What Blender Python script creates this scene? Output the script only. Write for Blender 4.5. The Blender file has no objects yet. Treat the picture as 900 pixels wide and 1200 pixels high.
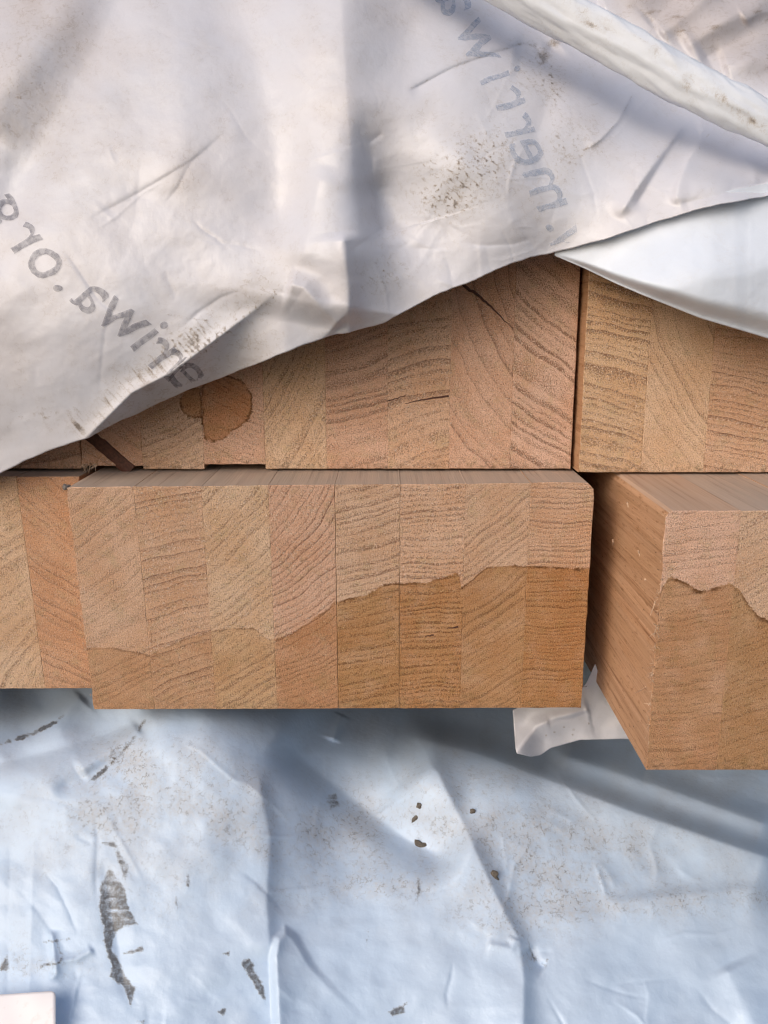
import bpy, bmesh, math, random
import numpy as np
from mathutils import Vector

random.seed(7)
rng = np.random.default_rng(11)
S = bpy.context.scene
C = S.collection

# ------------------------------------------------------------------ camera
FPX, PITCH = 1014.0, math.radians(13.3)          # focal length in photo pixels, downward pitch
CAM = (0.0, -0.390, 0.1923)
cd = bpy.data.cameras.new('camera')
cam = bpy.data.objects.new('camera', cd); C.objects.link(cam)
cam.location = CAM
cam.rotation_euler = (math.radians(90) - PITCH, 0, 0)
cd.sensor_fit = 'VERTICAL'; cd.sensor_height = 36.0; cd.sensor_width = 27.0
cd.lens = 36.0 * FPX / 1200.0
cd.clip_start = 0.005; cd.clip_end = 200
cd.dof.use_dof = True; cd.dof.focus_distance = 0.395; cd.dof.aperture_fstop = cd.lens / 1.6
S.camera = cam

# ------------------------------------------------------------------ light
SUN_EL, SUN_AZ = math.radians(31), math.radians(-140)    # azimuth from +Y towards +X
w = bpy.data.worlds.new('World'); S.world = w; w.use_nodes = True
nt = w.node_tree
sky = nt.nodes.new('ShaderNodeTexSky'); sky.sky_type = 'NISHITA'; sky.sun_disc = False
sky.sun_elevation = SUN_EL; sky.sun_rotation = SUN_AZ
sky.air_density = 1.0; sky.dust_density = 3.0; sky.ozone_density = 1.0
bg = nt.nodes['Background']; bg.inputs['Strength'].default_value = 0.15
nt.links.new(sky.outputs[0], bg.inputs['Color'])
sd = bpy.data.lights.new('sun', 'SUN'); sun = bpy.data.objects.new('sun', sd); C.objects.link(sun)
sd.energy = 1.0; sd.angle = math.radians(40); sd.color = (1.0, 0.945, 0.90)
to_sun = Vector((math.sin(SUN_AZ) * math.cos(SUN_EL), math.cos(SUN_AZ) * math.cos(SUN_EL), math.sin(SUN_EL)))
sun.rotation_euler = (-to_sun).to_track_quat('-Z', 'Y').to_euler()
sun.location = to_sun * 3
S.view_settings.view_transform = 'Standard'; S.view_settings.look = 'None'
S.view_settings.gamma = 1; S.view_settings.use_curve_mapping = False
S.view_settings.exposure = 0.06
S.render.engine = 'CYCLES'
S.cycles.max_bounces = 8; S.cycles.filter_width = 1.2

# ------------------------------------------------------------------ maths helpers
def P(px, py, Y):
    """the point of the vertical plane y = Y that a photo pixel looks at"""
    px = np.asarray(px, float); py = np.asarray(py, float); Y = np.asarray(Y, float)
    x = (px - 450) / FPX; y = (600 - py) / FPX
    dy = math.cos(PITCH) + y * math.sin(PITCH); dz = -math.sin(PITCH) + y * math.cos(PITCH)
    t = (Y - CAM[1]) / dy
    return x * t + CAM[0], Y + 0 * t, dz * t + CAM[2]

_perm = rng.permutation(512); _perm = np.concatenate([_perm, _perm, _perm])
_ang = rng.random(512) * 2 * np.pi; _gx, _gy = np.cos(_ang), np.sin(_ang)
def gnoise(x, y):
    xi = np.floor(x).astype(int); yi = np.floor(y).astype(int); xf = x - xi; yf = y - yi
    u = xf * xf * xf * (xf * (xf * 6 - 15) + 10); v = yf * yf * yf * (yf * (yf * 6 - 15) + 10)
    def g(ix, iy):
        h = _perm[_perm[ix & 511] + (iy & 511)] & 511
        return _gx[h] * (x - ix) + _gy[h] * (y - iy)
    a = g(xi, yi); b = g(xi + 1, yi); c = g(xi, yi + 1); d = g(xi + 1, yi + 1)
    return (a + (b - a) * u + (c - a) * v + (a - b - c + d) * u * v) * 1.5
def fbm(x, y, o=4):
    r = 0; a = 1; s = 0
    for k in range(o):
        r = r + a * gnoise(x * 2 ** k + 17.3 * k, y * 2 ** k + 9.1 * k); s += a; a *= .5
    return r / s
def ridged(x, y, o=3):
    r = 0; a = 1; s = 0
    for k in range(o):
        r = r + a * (1 - np.abs(gnoise(x * 2 ** k + 31.7 * k, y * 2 ** k + 5.3 * k)) * 1.6); s += a; a *= .5
    return r / s
def sstep(a, b, x):
    t = np.clip((x - a) / (b - a), 0, 1); return t * t * (3 - 2 * t)
def pline(px, py, pts):
    """distance, side (+ = to the right of the travel direction on the photo, y down), 0..1 position along"""
    pts = np.array(pts, float); best = np.full(px.shape, 1e9); side = np.zeros(px.shape); along = np.zeros(px.shape)
    seg = np.linalg.norm(pts[1:] - pts[:-1], axis=1); cum = np.concatenate([[0], np.cumsum(seg)])
    for i in range(len(pts) - 1):
        a, b = pts[i], pts[i + 1]; d = b - a
        t = np.clip(((px - a[0]) * d[0] + (py - a[1]) * d[1]) / (seg[i] ** 2), 0, 1)
        ex = px - a[0] - t * d[0]; ey = py - a[1] - t * d[1]
        dist = np.hypot(ex, ey); m = dist < best
        best = np.where(m, dist, best)
        side = np.where(m, np.sign(d[0] * (py - a[1]) - d[1] * (px - a[0])), side)
        along = np.where(m, (cum[i] + t * seg[i]) / cum[-1], along)
    return best, side, along
def fold(px, py, pts, amp, wr, wl, sharp=1.6, ends=.12):
    """a fold along pts: amp < 0 rises towards the viewer; wr / wl = half widths on either side"""
    d, s, a = pline(px, py, pts)
    wd = np.where(s > 0, wr, wl)
    prof = np.exp(-(d / wd) ** sharp)
    if ends > 0: prof = prof * sstep(0, ends, a) * sstep(1, 1 - ends, a)
    return amp * prof
def inpoly(px, py, pts):
    """signed distance, negative inside"""
    d, _, _ = pline(px, py, list(pts) + [pts[0]])
    ins = np.zeros(px.shape, bool); n = len(pts)
    for i in range(n):
        x0, y0 = pts[i]; x1, y1 = pts[(i + 1) % n]
        if y0 == y1: continue
        c = ((y0 > py) != (y1 > py)) & (px < (x1 - x0) * (py - y0) / (y1 - y0) + x0)
        ins ^= c
    return np.where(ins, -d, d)
class TPS:
    def __init__(s, pts):
        p = np.array(pts, float); s.c = p[:, :2] / 100; n = len(p)
        r = np.linalg.norm(s.c[:, None] - s.c[None], axis=2); K = s.k(r) + np.eye(n) * .02
        Q = np.hstack([np.ones((n, 1)), s.c]); A = np.block([[K, Q], [Q.T, np.zeros((3, 3))]])
        s.w = np.linalg.solve(A, np.concatenate([p[:, 2], np.zeros(3)]))
    @staticmethod
    def k(r): return np.where(r > 1e-9, r * r * np.log(np.maximum(r, 1e-9)), 0)
    def __call__(s, px, py):
        x = px / 100; y = py / 100
        o = s.w[-3] + s.w[-2] * x + s.w[-1] * y
        for (cx, cy), wi in zip(s.c, s.w[:-3]):
            o = o + wi * s.k(np.hypot(x - cx, y - cy))
        return o
def wild_creases(px, py, n, box, amp, width, seed):
    r = np.random.default_rng(seed); o = np.zeros(px.shape)
    for _ in range(n):
        x = r.uniform(box[0], box[2]); y = r.uniform(box[1], box[3]); a = r.uniform(0, np.pi); L = r.uniform(25, 130)
        pts = [(x, y)]
        for _ in range(3):
            a += r.normal(0, .25); pts.append((pts[-1][0] + np.cos(a) * L / 3, pts[-1][1] + np.sin(a) * L / 3))
        wv = width * r.uniform(.6, 1.8)
        o += fold(px, py, pts, amp * r.uniform(.3, 1) * r.choice([-1, 1]), wv, wv * r.uniform(.6, 3), 1.3, .3)
    return o

# ------------------------------------------------------------------ object helpers
def empty(name, label, cat, loc, group=None):
    o = bpy.data.objects.new(name, None); C.objects.link(o); o.location = loc; o.empty_display_size = .02
    o['label'] = label; o['category'] = cat
    if group: o['group'] = group
    if cat == 'timber beam': o['kind'] = 'thing'
    return o
def link(name, me, parent=None, loc=(0, 0, 0)):
    o = bpy.data.objects.new(name, me); C.objects.link(o); o.location = loc
    if parent: o.parent = parent
    return o
def mesh_np(name, V, F, mats=(), smooth=True, mi=None):
    me = bpy.data.meshes.new(name)
    V = np.asarray(V, np.float32); F = np.asarray(F, np.int32)
    me.vertices.add(len(V)); me.vertices.foreach_set('co', V.ravel())
    k = F.shape[1]
    me.loops.add(F.size); me.loops.foreach_set('vertex_index', F.ravel())
    me.polygons.add(len(F)); me.polygons.foreach_set('loop_start', np.arange(len(F), dtype=np.int32) * k)
    for m in mats: me.materials.append(m)
    if mi is not None: me.polygons.foreach_set('material_index', np.asarray(mi, np.int32))
    me.polygons.foreach_set('use_smooth', np.full(len(F), smooth))
    me.update(calc_edges=True); me.validate()
    return me
def gridfaces(nv, nu):
    i = np.arange(nv - 1)[:, None] * nu + np.arange(nu - 1)[None]
    return np.stack([i, i + nu, i + nu + 1, i + 1], -1).reshape(-1, 4)
def color_attr(me, arr):
    a = me.color_attributes.new('marks', 'FLOAT_COLOR', 'POINT')
    rgba = np.ones((len(arr), 4), np.float32); rgba[:, :3] = arr
    a.data.foreach_set('color', rgba.ravel())

# ------------------------------------------------------------------ node helpers
class G:
    def __init__(s, name):
        s.m = bpy.data.materials.new(name); s.m.use_nodes = True; s.t = s.m.node_tree
        s.b = s.t.nodes['Principled BSDF']; s.out = s.t.nodes['Material Output']
    def n(s, typ, **kw):
        nd = s.t.nodes.new('ShaderNode' + typ)
        for k, v in kw.items(): setattr(nd, k, v)
        return nd
    def set(s, sock, v):
        if hasattr(v, 'is_linked') or hasattr(v, 'links'): s.t.links.new(v, sock)
        else: sock.default_value = v
    def ma(s, op, a, b=0.0, c=None, clamp=False):
        nd = s.n('Math', operation=op, use_clamp=clamp); s.set(nd.inputs[0], a); s.set(nd.inputs[1], b)
        if c is not None: s.set(nd.inputs[2], c)
        return nd.outputs[0]
    def rng(s, v, a, b, c=0.0, d=1.0, smooth=True):
        nd = s.n('MapRange', interpolation_type='SMOOTHSTEP' if smooth else 'LINEAR')
        for i, x in enumerate((v, a, b, c, d)): s.set(nd.inputs[i], x)
        return nd.outputs[0]
    def mix(s, f, a, b, blend='MIX'):
        nd = s.n('Mix', data_type='RGBA', blend_type=blend)
        s.set(nd.inputs[0], f)
        for k, v in ((6, a), (7, b)):
            s.set(nd.inputs[k], (*v, 1) if isinstance(v, tuple) and len(v) == 3 else v)
        return nd.outputs[2]
    def noise(s, vec, scale, detail=2.0, rough=.5, dist=0.0, dims='3D'):
        nd = s.n('TexNoise', noise_dimensions=dims)
        if dims == '1D': s.set(nd.inputs['W'], vec)
        else: s.set(nd.inputs['Vector'], vec)
        nd.inputs['Scale'].default_value = scale; nd.inputs['Detail'].default_value = detail
        nd.inputs['Roughness'].default_value = rough; nd.inputs['Distortion'].default_value = dist
        return nd.outputs[0]
    def attr(s, name, kind='OBJECT'):
        nd = s.n('Attribute', attribute_type=kind, attribute_name=name); return nd
    def scalevec(s, v, xyz):
        nd = s.n('VectorMath', operation='MULTIPLY'); s.set(nd.inputs[0], v); nd.inputs[1].default_value = xyz
        return nd.outputs[0]
    def addvec(s, v, u):
        nd = s.n('VectorMath', operation='ADD'); s.set(nd.inputs[0], v); s.set(nd.inputs[1], u); return nd.outputs[0]
    def bump(s, h, strength, dist, normal=None):
        nd = s.n('Bump'); nd.inputs['Strength'].default_value = strength; nd.inputs['Distance'].default_value = dist
        s.set(nd.inputs['Height'], h)
        if normal is not None: s.set(nd.inputs['Normal'], normal)
        return nd.outputs[0]

# ------------------------------------------------------------------ wood
# every lamella carries: rings = (centre x, centre z, spacing) mm, looks = (line contrast, speckle, stain), tint, shift (own offset)
def end_grain(name, stain, rimw=1.4, rimk=1.05, wetc=(.73, .59, .385)):
    """sawn end grain; stain(g, bx, z) -> signed depth (mm) into the water mark, or None"""
    g = G(name)
    tc = g.n('TexCoord').outputs['Object']
    p = g.scalevec(tc, (1000, 1000, 1000))
    sx = g.n('SeparateXYZ'); g.set(sx.inputs[0], p); x, z = sx.outputs[0], sx.outputs[2]
    rg = g.n('SeparateXYZ'); g.set(rg.inputs[0], g.attr('rings').outputs['Vector'])
    lk = g.n('SeparateXYZ'); g.set(lk.inputs[0], g.attr('looks').outputs['Vector'])
    sh = g.n('SeparateXYZ'); g.set(sh.inputs[0], g.attr('shift').outputs['Vector'])
    cvec = g.n('CombineXYZ'); g.set(cvec.inputs[0], g.ma('ADD', x, sh.outputs[1])); g.set(cvec.inputs[1], z); g.set(cvec.inputs[2], sh.outputs[2])
    pv = cvec.outputs[0]                                             # flat coordinates, different for every lamella
    dx = g.ma('SUBTRACT', x, rg.outputs[0]); dz = g.ma('SUBTRACT', z, rg.outputs[1])
    r = g.ma('SQRT', g.ma('ADD', g.ma('MULTIPLY', dx, dx), g.ma('MULTIPLY', dz, dz)))
    r = g.ma('ADD', r, g.ma('MULTIPLY', g.ma('SUBTRACT', g.noise(pv, .06, 1), .5), 4.5))
    r = g.ma('ADD', r, g.ma('MULTIPLY', g.ma('SUBTRACT', g.noise(pv, .7, 2), .5), .38))
    rr = g.ma('ADD', r, g.ma('MULTIPLY', sh.outputs[2], 13.7))
    ph = g.ma('ADD', g.ma('DIVIDE', r, g.ma('MULTIPLY', rg.outputs[2], .82)), g.ma('MULTIPLY', g.noise(rr, .05, 1, dims='1D'), 2.4))
    fr = g.ma('FRACT', ph)
    cell = g.n('TexWhiteNoise', noise_dimensions='1D'); g.set(cell.inputs['W'], g.ma('ADD', g.ma('FLOOR', ph), g.ma('MULTIPLY', sh.outputs[2], 7.1)))
    rs = g.rng(cell.outputs[0], 0.0, 1.0, .25, 1.0, False)
    late = g.ma('MULTIPLY', g.rng(fr, .40, .93), g.rng(fr, 1.0, .95))
    late = g.ma('MULTIPLY', late, rs)
    line = g.ma('MULTIPLY', g.ma('MULTIPLY', g.rng(fr, .80, .93), g.rng(fr, 1.0, .96)), g.ma('POWER', rs, 1.5))
    # torn fibres and pores: dark and light specks everywhere, gathering in rows along the rings
    n1 = g.noise(pv, 1.7, 2, .62); n2 = g.noise(g.addvec(pv, (31, 7, 3)), 1.7, 2, .6); n3 = g.noise(g.addvec(pv, (3, 77, 3)), .16, 3)
    row = g.ma('MULTIPLY', g.rng(fr, .15, .75), g.rng(fr, 1.0, .85))
    band = g.ma('MULTIPLY', g.ma('MULTIPLY', row, g.rng(cell.outputs[0], 0, 1, .45, 1.0, False)), g.rng(n3, .25, .6, .35, 1.0))
    spk = lk.outputs[1]; con = lk.outputs[0]
    thr = g.ma('SUBTRACT', .655, g.ma('MULTIPLY', g.ma('MULTIPLY', band, spk), .16))
    dark = g.rng(g.ma('SUBTRACT', n1, thr), -.02, .06)
    thr2 = g.ma('SUBTRACT', .60, g.ma('MULTIPLY', g.ma('MULTIPLY', band, spk), .06))
    light = g.rng(g.ma('SUBTRACT', n2, thr2), -.03, .08)
    pores = g.rng(g.noise(g.addvec(pv, (5, 5, 9)), 2.4, 1), .64, .72)
    tint = g.attr('tint').outputs['Color']
    broad = g.noise(pv, .05, 3)
    col = g.mix(g.rng(broad, .3, .7), tint, (.92, .84, .76), 'MULTIPLY')
    col = g.mix(g.rng(n3, .5, .75, 0, .35), col, (.52, .40, .22))
    lw = g.ma('MULTIPLY', late, g.rng(n2, .30, .55, .25, 1.0))
    col = g.mix(g.ma('MULTIPLY', lw, g.ma('MULTIPLY', con, .30), clamp=True), col, (.33, .155, .085))
    ln2 = g.ma('MULTIPLY', line, g.rng(n1, .34, .54, .1, 1.0))
    col = g.mix(g.ma('MULTIPLY', ln2, g.ma('MULTIPLY', con, .75), clamp=True), col, (.19, .085, .055))
    fine = g.noise(pv, 2.2, 3, .75)
    col = g.mix(g.rng(fine, .36, .66, 0, .75), col, (.66, .56, .48), 'MULTIPLY')
    col = g.mix(g.ma('MULTIPLY', light, .9), col, (.92, .72, .56))
    col = g.mix(g.ma('MULTIPLY', dark, g.ma('ADD', .36, g.ma('MULTIPLY', spk, .26))), col, (.25, .105, .055))
    col = g.mix(g.ma('MULTIPLY', pores, .45), col, (.12, .06, .04))
    if stain:
        bx = g.ma('ADD', x, sh.outputs[0])
        wcv = g.n('CombineXYZ'); g.set(wcv.inputs[0], bx); g.set(wcv.inputs[1], z)
        wc = wcv.outputs[0]
        d = stain(g, bx, z)
        d = g.ma('ADD', d, g.ma('MULTIPLY', g.ma('SUBTRACT', g.noise(wc, .16, 3, .6), .5), 3.4))
        d = g.ma('ADD', d, g.ma('MULTIPLY', g.ma('SUBTRACT', g.noise(wc, 1.1, 2, .6), .5), 2.2))
        wet = g.ma('MULTIPLY', g.rng(d, -.25, .5), lk.outputs[2]); wet = g.ma('MULTIPLY', wet, g.rng(g.noise(wc, .085, 4, .65), .30, .58, .68, 1.0))
        rim = g.ma('MULTIPLY', g.ma('MULTIPLY', g.rng(d, -.35, .2), g.rng(d, rimw, .3)), lk.outputs[2])
        rim = g.ma('MULTIPLY', rim, g.rng(g.noise(wc, .14, 3, .6), .38, .60, .05, 1.0))
        col = g.mix(wet, col, wetc, 'MULTIPLY')
        col = g.mix(g.ma('MULTIPLY', rim, rimk, clamp=True), col, (.17, .075, .03))
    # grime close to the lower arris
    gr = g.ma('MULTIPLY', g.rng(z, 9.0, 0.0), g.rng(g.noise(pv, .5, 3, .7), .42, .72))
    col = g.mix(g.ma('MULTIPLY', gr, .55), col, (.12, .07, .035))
    g.set(g.b.inputs['Base Color'], col)
    g.b.inputs['Roughness'].default_value = .78; g.b.inputs['Specular IOR Level'].default_value = .22
    h = g.ma('ADD', g.ma('MULTIPLY', n1, -1.0), g.ma('MULTIPLY', light, .7))
    h = g.ma('ADD', h, g.ma('MULTIPLY', fine, .5)); h = g.ma('SUBTRACT', h, g.ma('MULTIPLY', dark, .5))
    h = g.ma('SUBTRACT', h, g.ma('MULTIPLY', line, .25))
    g.set(g.b.inputs['Normal'], g.bump(h, .9, .0005))
    return g.m

def long_grain(name, c0, c1, cdark, grey, rough_sawn=False):
    g = G(name)
    tc = g.n('TexCoord').outputs['Object']; p = g.scalevec(tc, (1000, 1000, 1000))
    sh = g.n('SeparateXYZ'); g.set(sh.inputs[0], g.attr('shift').outputs['Vector'])
    ov = g.n('CombineXYZ'); g.set(ov.inputs[0], sh.outputs[1]); g.set(ov.inputs[1], sh.outputs[2])
    p = g.addvec(p, ov.outputs[0])
    q = g.scalevec(p, (.55, .012, .55)); q2 = g.scalevec(p, (2.2, .035, 2.2)); q3 = g.scalevec(p, (.13, .01, .13))
    a = g.noise(q, 1, 3, .6, .4); b = g.noise(q2, 1, 2, .6); c = g.noise(q3, 1, 2)
    col = g.mix(g.rng(a, .3, .7), c0, c1)
    col = g.mix(g.ma('MULTIPLY', g.rng(a, .56, .70), g.rng(b, .35, .6, .2, .75)), col, cdark)
    col = g.mix(g.rng(c, .35, .7, 0, .6), col, grey)
    h = g.ma('ADD', a, g.ma('MULTIPLY', b, .6))
    if rough_sawn:
        pl = g.noise(g.scalevec(p, (.35, .12, .7)), 1, 4, .65)
        col = g.mix(g.rng(pl, .56, .68, 0, .65), col, (.24, .105, .035))
        tick = g.noise(g.scalevec(p, (1.5, .3, 1.2)), 1, 2, .6)
        col = g.mix(g.rng(tick, .66, .73, 0, .7), col, (.07, .035, .018))
        h = g.ma('ADD', h, g.ma('MULTIPLY', tick, -.8))
    g.set(g.b.inputs['Base Color'], col)
    g.b.inputs['Roughness'].default_value = .62; g.b.inputs['Specular IOR Level'].default_value = .3
    g.set(g.b.inputs['Normal'], g.bump(h, .5 if rough_sawn else .3, .0006))
    return g.m

M_TOP = long_grain('planed_wood', (.52, .395, .305), (.47, .355, .275), (.31, .22, .165), (.42, .34, .275))
M_SIDE = long_grain('sawn_side_wood', (.55, .325, .195), (.43, .235, .125), (.17, .07, .033), (.44, .25, .135), True)
M_TOPW = long_grain('fresh_planed_wood', (.56, .39, .28), (.48, .31, .21), (.33, .20, .13), (.52, .36, .26))

def curve_stain(pts, wid, hgt):
    """water line given as points (x mm from the beam's left side, height mm)"""
    def f(g, bx, z):
        nd = g.n('FloatCurve'); cv = nd.mapping.curves[0]
        nd.mapping.use_clip = False; nd.mapping.extend = 'HORIZONTAL'
        xs = [(min(max(a / wid, 0), 1), b / hgt) for a, b in pts]
        while len(cv.points) < len(xs): cv.points.new(.5, .5)
        for pt, (a, b) in zip(cv.points, xs): pt.location = (a, b); pt.handle_type = 'VECTOR'
        nd.mapping.update()
        g.set(nd.inputs['Value'], g.ma('DIVIDE', bx, wid))
        return g.ma('SUBTRACT', g.ma('MULTIPLY', nd.outputs[0], hgt), z)
    return f
def drop_stain(blobs):
    def f(g, bx, z):
        o = None
        for cx, cz, r, xmin, xmax in blobs:
            dx = g.ma('SUBTRACT', bx, cx); dz = g.ma('SUBTRACT', z, cz)
            d = g.ma('SUBTRACT', r, g.ma('SQRT', g.ma('ADD', g.ma('MULTIPLY', dx, dx), g.ma('MULTIPLY', dz, dz))))
            d = g.ma('MINIMUM', d, g.ma('SUBTRACT', bx, xmin)); d = g.ma('MINIMUM', d, g.ma('SUBTRACT', xmax, bx))
            o = d if o is None else g.ma('MAXIMUM', o, d)
        return o
    return f
def to_beam(pts, Y, x0, z0):
    out = []
    for a, b in pts:
        x, _, z = P(a, b, Y); out.append(((float(x) - x0) * 1000, (float(z) - z0) * 1000))
    return out

def lamella_mesh(wd, ht, yc, depth, mats, outer, cut, jit, zcut=0.0):
    """yc = front y at the corners (TL, TR, BL, BR); outer = which sides are outer arrises; cut = corner chamfer (left, right)"""
    e = .0004
    xs = np.concatenate([[0, e], np.linspace(.003, wd - .003, 5), [wd - e, wd]]) - wd / 2
    zs = np.concatenate([[zcut, zcut + e], np.linspace(zcut + .003, ht - .003, 24), [ht - e, ht]])
    nx, nz = len(xs), len(zs)
    X, Z = np.meshgrid(xs, zs)
    u = (X + wd / 2) / wd; v = Z / ht
    Y = (yc[2] * (1 - u) + yc[3] * u) * (1 - v) + (yc[0] * (1 - u) + yc[1] * u) * v
    R = np.random.default_rng(int(1e6 * (wd + abs(yc[0])) + jit * 1e7) % 9999 + len(outer))
    Xo, Zo = X.copy(), Z.copy()
    # ragged arrises
    if 'L' in outer: Xo[:, 0] += R.uniform(-.2, .9, nz) * jit
    if 'R' in outer: Xo[:, -1] -= R.uniform(-.2, .9, nz) * jit * .6
    if 'T' in outer: Zo[-1] -= R.uniform(0, .8, nx) * jit * .4
    if 'B' in outer: Zo[0] += R.uniform(-.2, .9, nx) * jit * .6
    ch = np.zeros_like(X)
    ch[:, 0] = .00035 if 'L' in outer else .00005
    ch[:, -1] = np.maximum(ch[:, -1], .00035 if 'R' in outer else .00005)
    ch[0] = np.maximum(ch[0], .0004); ch[-1] = np.maximum(ch[-1], .0003)
    for side, c in zip((-1, 1), cut):
        if c:
            t = (wd / 2 - side * Xo) + (ht - Zo); m = t < c; k = np.where(m, (c - t) / 2, 0)
            Xo -= side * k; Zo -= k
    Yf = Y + ch + R.normal(0, .00005, Y.shape)
    V = [np.stack([Xo, Yf, Zo], -1).reshape(-1, 3)]
    F = list(map(tuple, gridfaces(nz, nx)[:, ::-1])); mi = [0] * len(F)
    per = [(0, i) for i in range(nx)] + [(j, nx - 1) for j in range(1, nz)] + [(nz - 1, i) for i in range(nx - 2, -1, -1)] + [(j, 0) for j in range(nz - 2, 0, -1)]
    idx = [a * nx + b for a, b in per]; base = nx * nz
    back = np.array([[Xo[a, b], depth, Zo[a, b]] for a, b in per]); V.append(back); n = len(per)
    for k in range(n):
        k2 = (k + 1) % n; (a, b), (a2, b2) = per[k], per[k2]
        F.append((idx[k], idx[k2], base + k2, base + k))
        if a == nz - 1 and a2 == nz - 1: mi.append(1)
        elif b == 0 and b2 == 0 or b == nx - 1 and b2 == nx - 1: mi.append(2)
        else: mi.append(1)
    V = np.concatenate(V)
    me = bpy.data.meshes.new('lamella'); me.from_pydata([tuple(q) for q in V], [], [tuple(int(i) for i in f) for f in F] + [tuple(base + k for k in range(n))])
    for m in mats: me.materials.append(m)
    me.polygons.foreach_set('material_index', np.array(mi + [1], np.int32))
    me.update()
    bm = bmesh.new(); bm.from_mesh(me); bmesh.ops.recalc_face_normals(bm, faces=bm.faces); bm.to_mesh(me); bm.free()
    return me

LEN = .75
def beam(label, x0, z0, ht, widths, ycorn, mats, rows, cut=(0, 0), jit=.0004, zcuts={}, gaps={}, labels={}):
    W = sum(widths); yTL, yTR, yBL, yBR = ycorn
    root = empty('glulam_beam', label, 'timber beam', (x0 + W / 2, (yBL + yBR) / 2, z0), 'laminated timber beams in the stack')
    x = 0
    for i, wd in enumerate(widths):
        f0, f1 = x / W, (x + wd) / W
        off = float(rng.normal(0, .00004)) - root.location.y
        yc = [yTL + (yTR - yTL) * f0 + off, yTL + (yTR - yTL) * f1 + off, yBL + (yBR - yBL) * f0 + off, yBL + (yBR - yBL) * f1 + off]
        outer = 'TB' + ('L' if i == 0 else '') + ('R' if i == len(widths) - 1 else '')
        gap = gaps.get(i, .00004)
        me = lamella_mesh(wd - gap, ht + float(rng.normal(0, .00008)), yc, LEN, mats, outer, (cut[0] if i == 0 else 0, cut[1] if i == len(widths) - 1 else 0), jit, zcuts.get(i, 0.0))
        o = link('lamella', me, root, (x + wd / 2 - W / 2, 0, 0))
        th, R, sp, con, spk, stn, tint = rows[i]
        # ring centre: lines rise to the right by th degrees in mid face; R < 0 puts the centre below
        t = math.radians(th); nx, nz = -math.sin(t), math.cos(t)
        o['rings'] = [nx * R, ht * 500 + nz * R, sp]
        o['looks'] = [con, spk, stn]
        o['tint'] = [*tint, 1.0]
        o['shift'] = [(x + wd / 2) * 1000, float(rng.uniform(0, 900)), float(rng.uniform(0, 9))]
        if i in labels: o['label'] = labels[i]
        x += wd
    return root

T1 = (.77, .515, .36); T2 = (.74, .485, .33); T3 = (.79, .565, .39); T4 = (.76, .49, .355); T5 = (.74, .51, .36); T6 = (.79, .535, .41)
ZT = .1141
L30 = [.030] * 8
any_rows = [(20, 120, 4.2, .7, .8, .8, T1), (-25, 90, 4.5, .6, .8, .8, T2), (40, 140, 4.0, .6, .7, .8, T3), (10, 200, 3.2, .9, .7, .8, T4),
            (-60, 160, 5.0, .5, .7, .8, T5), (30, -100, 4.4, .8, .7, .8, T1), (5, 300, 3.6, .7, 1, .8, T2), (-15, 150, 4.2, .7, .9, .8, T3)]

# middle beam
MX = -.1425
st_mid = to_beam([(98, 757), (130, 757), (164, 763), (176, 766), (205, 752), (232, 742), (240, 740), (262, 735), (300, 735), (312, 747), (313, 749), (342, 742), (388, 710),
                  (390, 704), (430, 697), (446, 685), (466, 683), (500, 682), (538, 671), (540, 690), (570, 665), (612, 663), (614, 663), (690, 668)], 0.0, MX, 0)
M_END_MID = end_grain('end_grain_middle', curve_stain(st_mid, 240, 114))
mid_rows = [(32, 200, 6.0, .30, .7, .55, T1), (16, -160, 4.6, 1.0, .75, .45, T2), (38, 260, 4.6, .5, .9, .6, T3), (34, 95, 3.5, 1.25, .55, .8, T4),
            (13, 300, 4.3, .6, 1.05, 1.0, T5), (2, 500, 3.4, .6, 1.15, 1.0, T1), (36, 400, 4.4, .45, .9, .9, T5), (1, 500, 2.7, .85, 1.0, 1.05, T2)]
mid = beam('timber beam in the middle of the lower row, its lower half water stained', MX, 0.0, .114, L30, (-.0105, .0015, .001, .003),
           (M_END_MID, M_TOP, M_SIDE), mid_rows, cut=(.001, .004), jit=.0009, gaps={4: .0003})

# upper middle beam
UX = -.1481
cx1, _, cz1 = P(264, 482, .029); cx2, _, cz2 = P(229, 474, .029)
bl = [((float(cx1) - UX) * 1000, (float(cz1) - ZT) * 1000 + 3.0, 13.5, 60, 200), ((float(cx1) - UX) * 1000 - 5.5, (float(cz1) - ZT) * 1000 - 7.0, 9.0, 60, 200), ((float(cx2) - UX) * 1000, (float(cz2) - ZT) * 1000, 7.5, 0, 60)]
M_END_UP = end_grain('end_grain_upper', drop_stain(bl), 1.5, 1.0, (.76, .60, .43))
up_rows = [(-40, 160, 6.0, .5, .5, .6, T4), (30, 200, 4.6, .6, .7, 1.0, T5), (-32, 300, 3.4, .55, .4, 1.0, T4), (66, 240, 5.0, .45, .75, .6, T3),
           (17, 200, 5.8, .5, 1.15, .6, T4), (12, -110, 6.2, .75, 1.0, .6, T1), (-62, 120, 7.5, .7, .45, .6, T4), (-36, 260, 6.2, .45, 1.3, .6, T6)]
upm = beam('timber beam in the middle of the upper row with a round brown drip stain', UX, ZT + .0009, .114, L30, (.029, .030, .028, .029),
           (M_END_UP, M_TOP, M_SIDE), up_rows, cut=(.0, .001), zcuts={0: .0016, 2: .0023}, labels={0: 'lamella crossed by a dark resin streak'})

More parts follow.
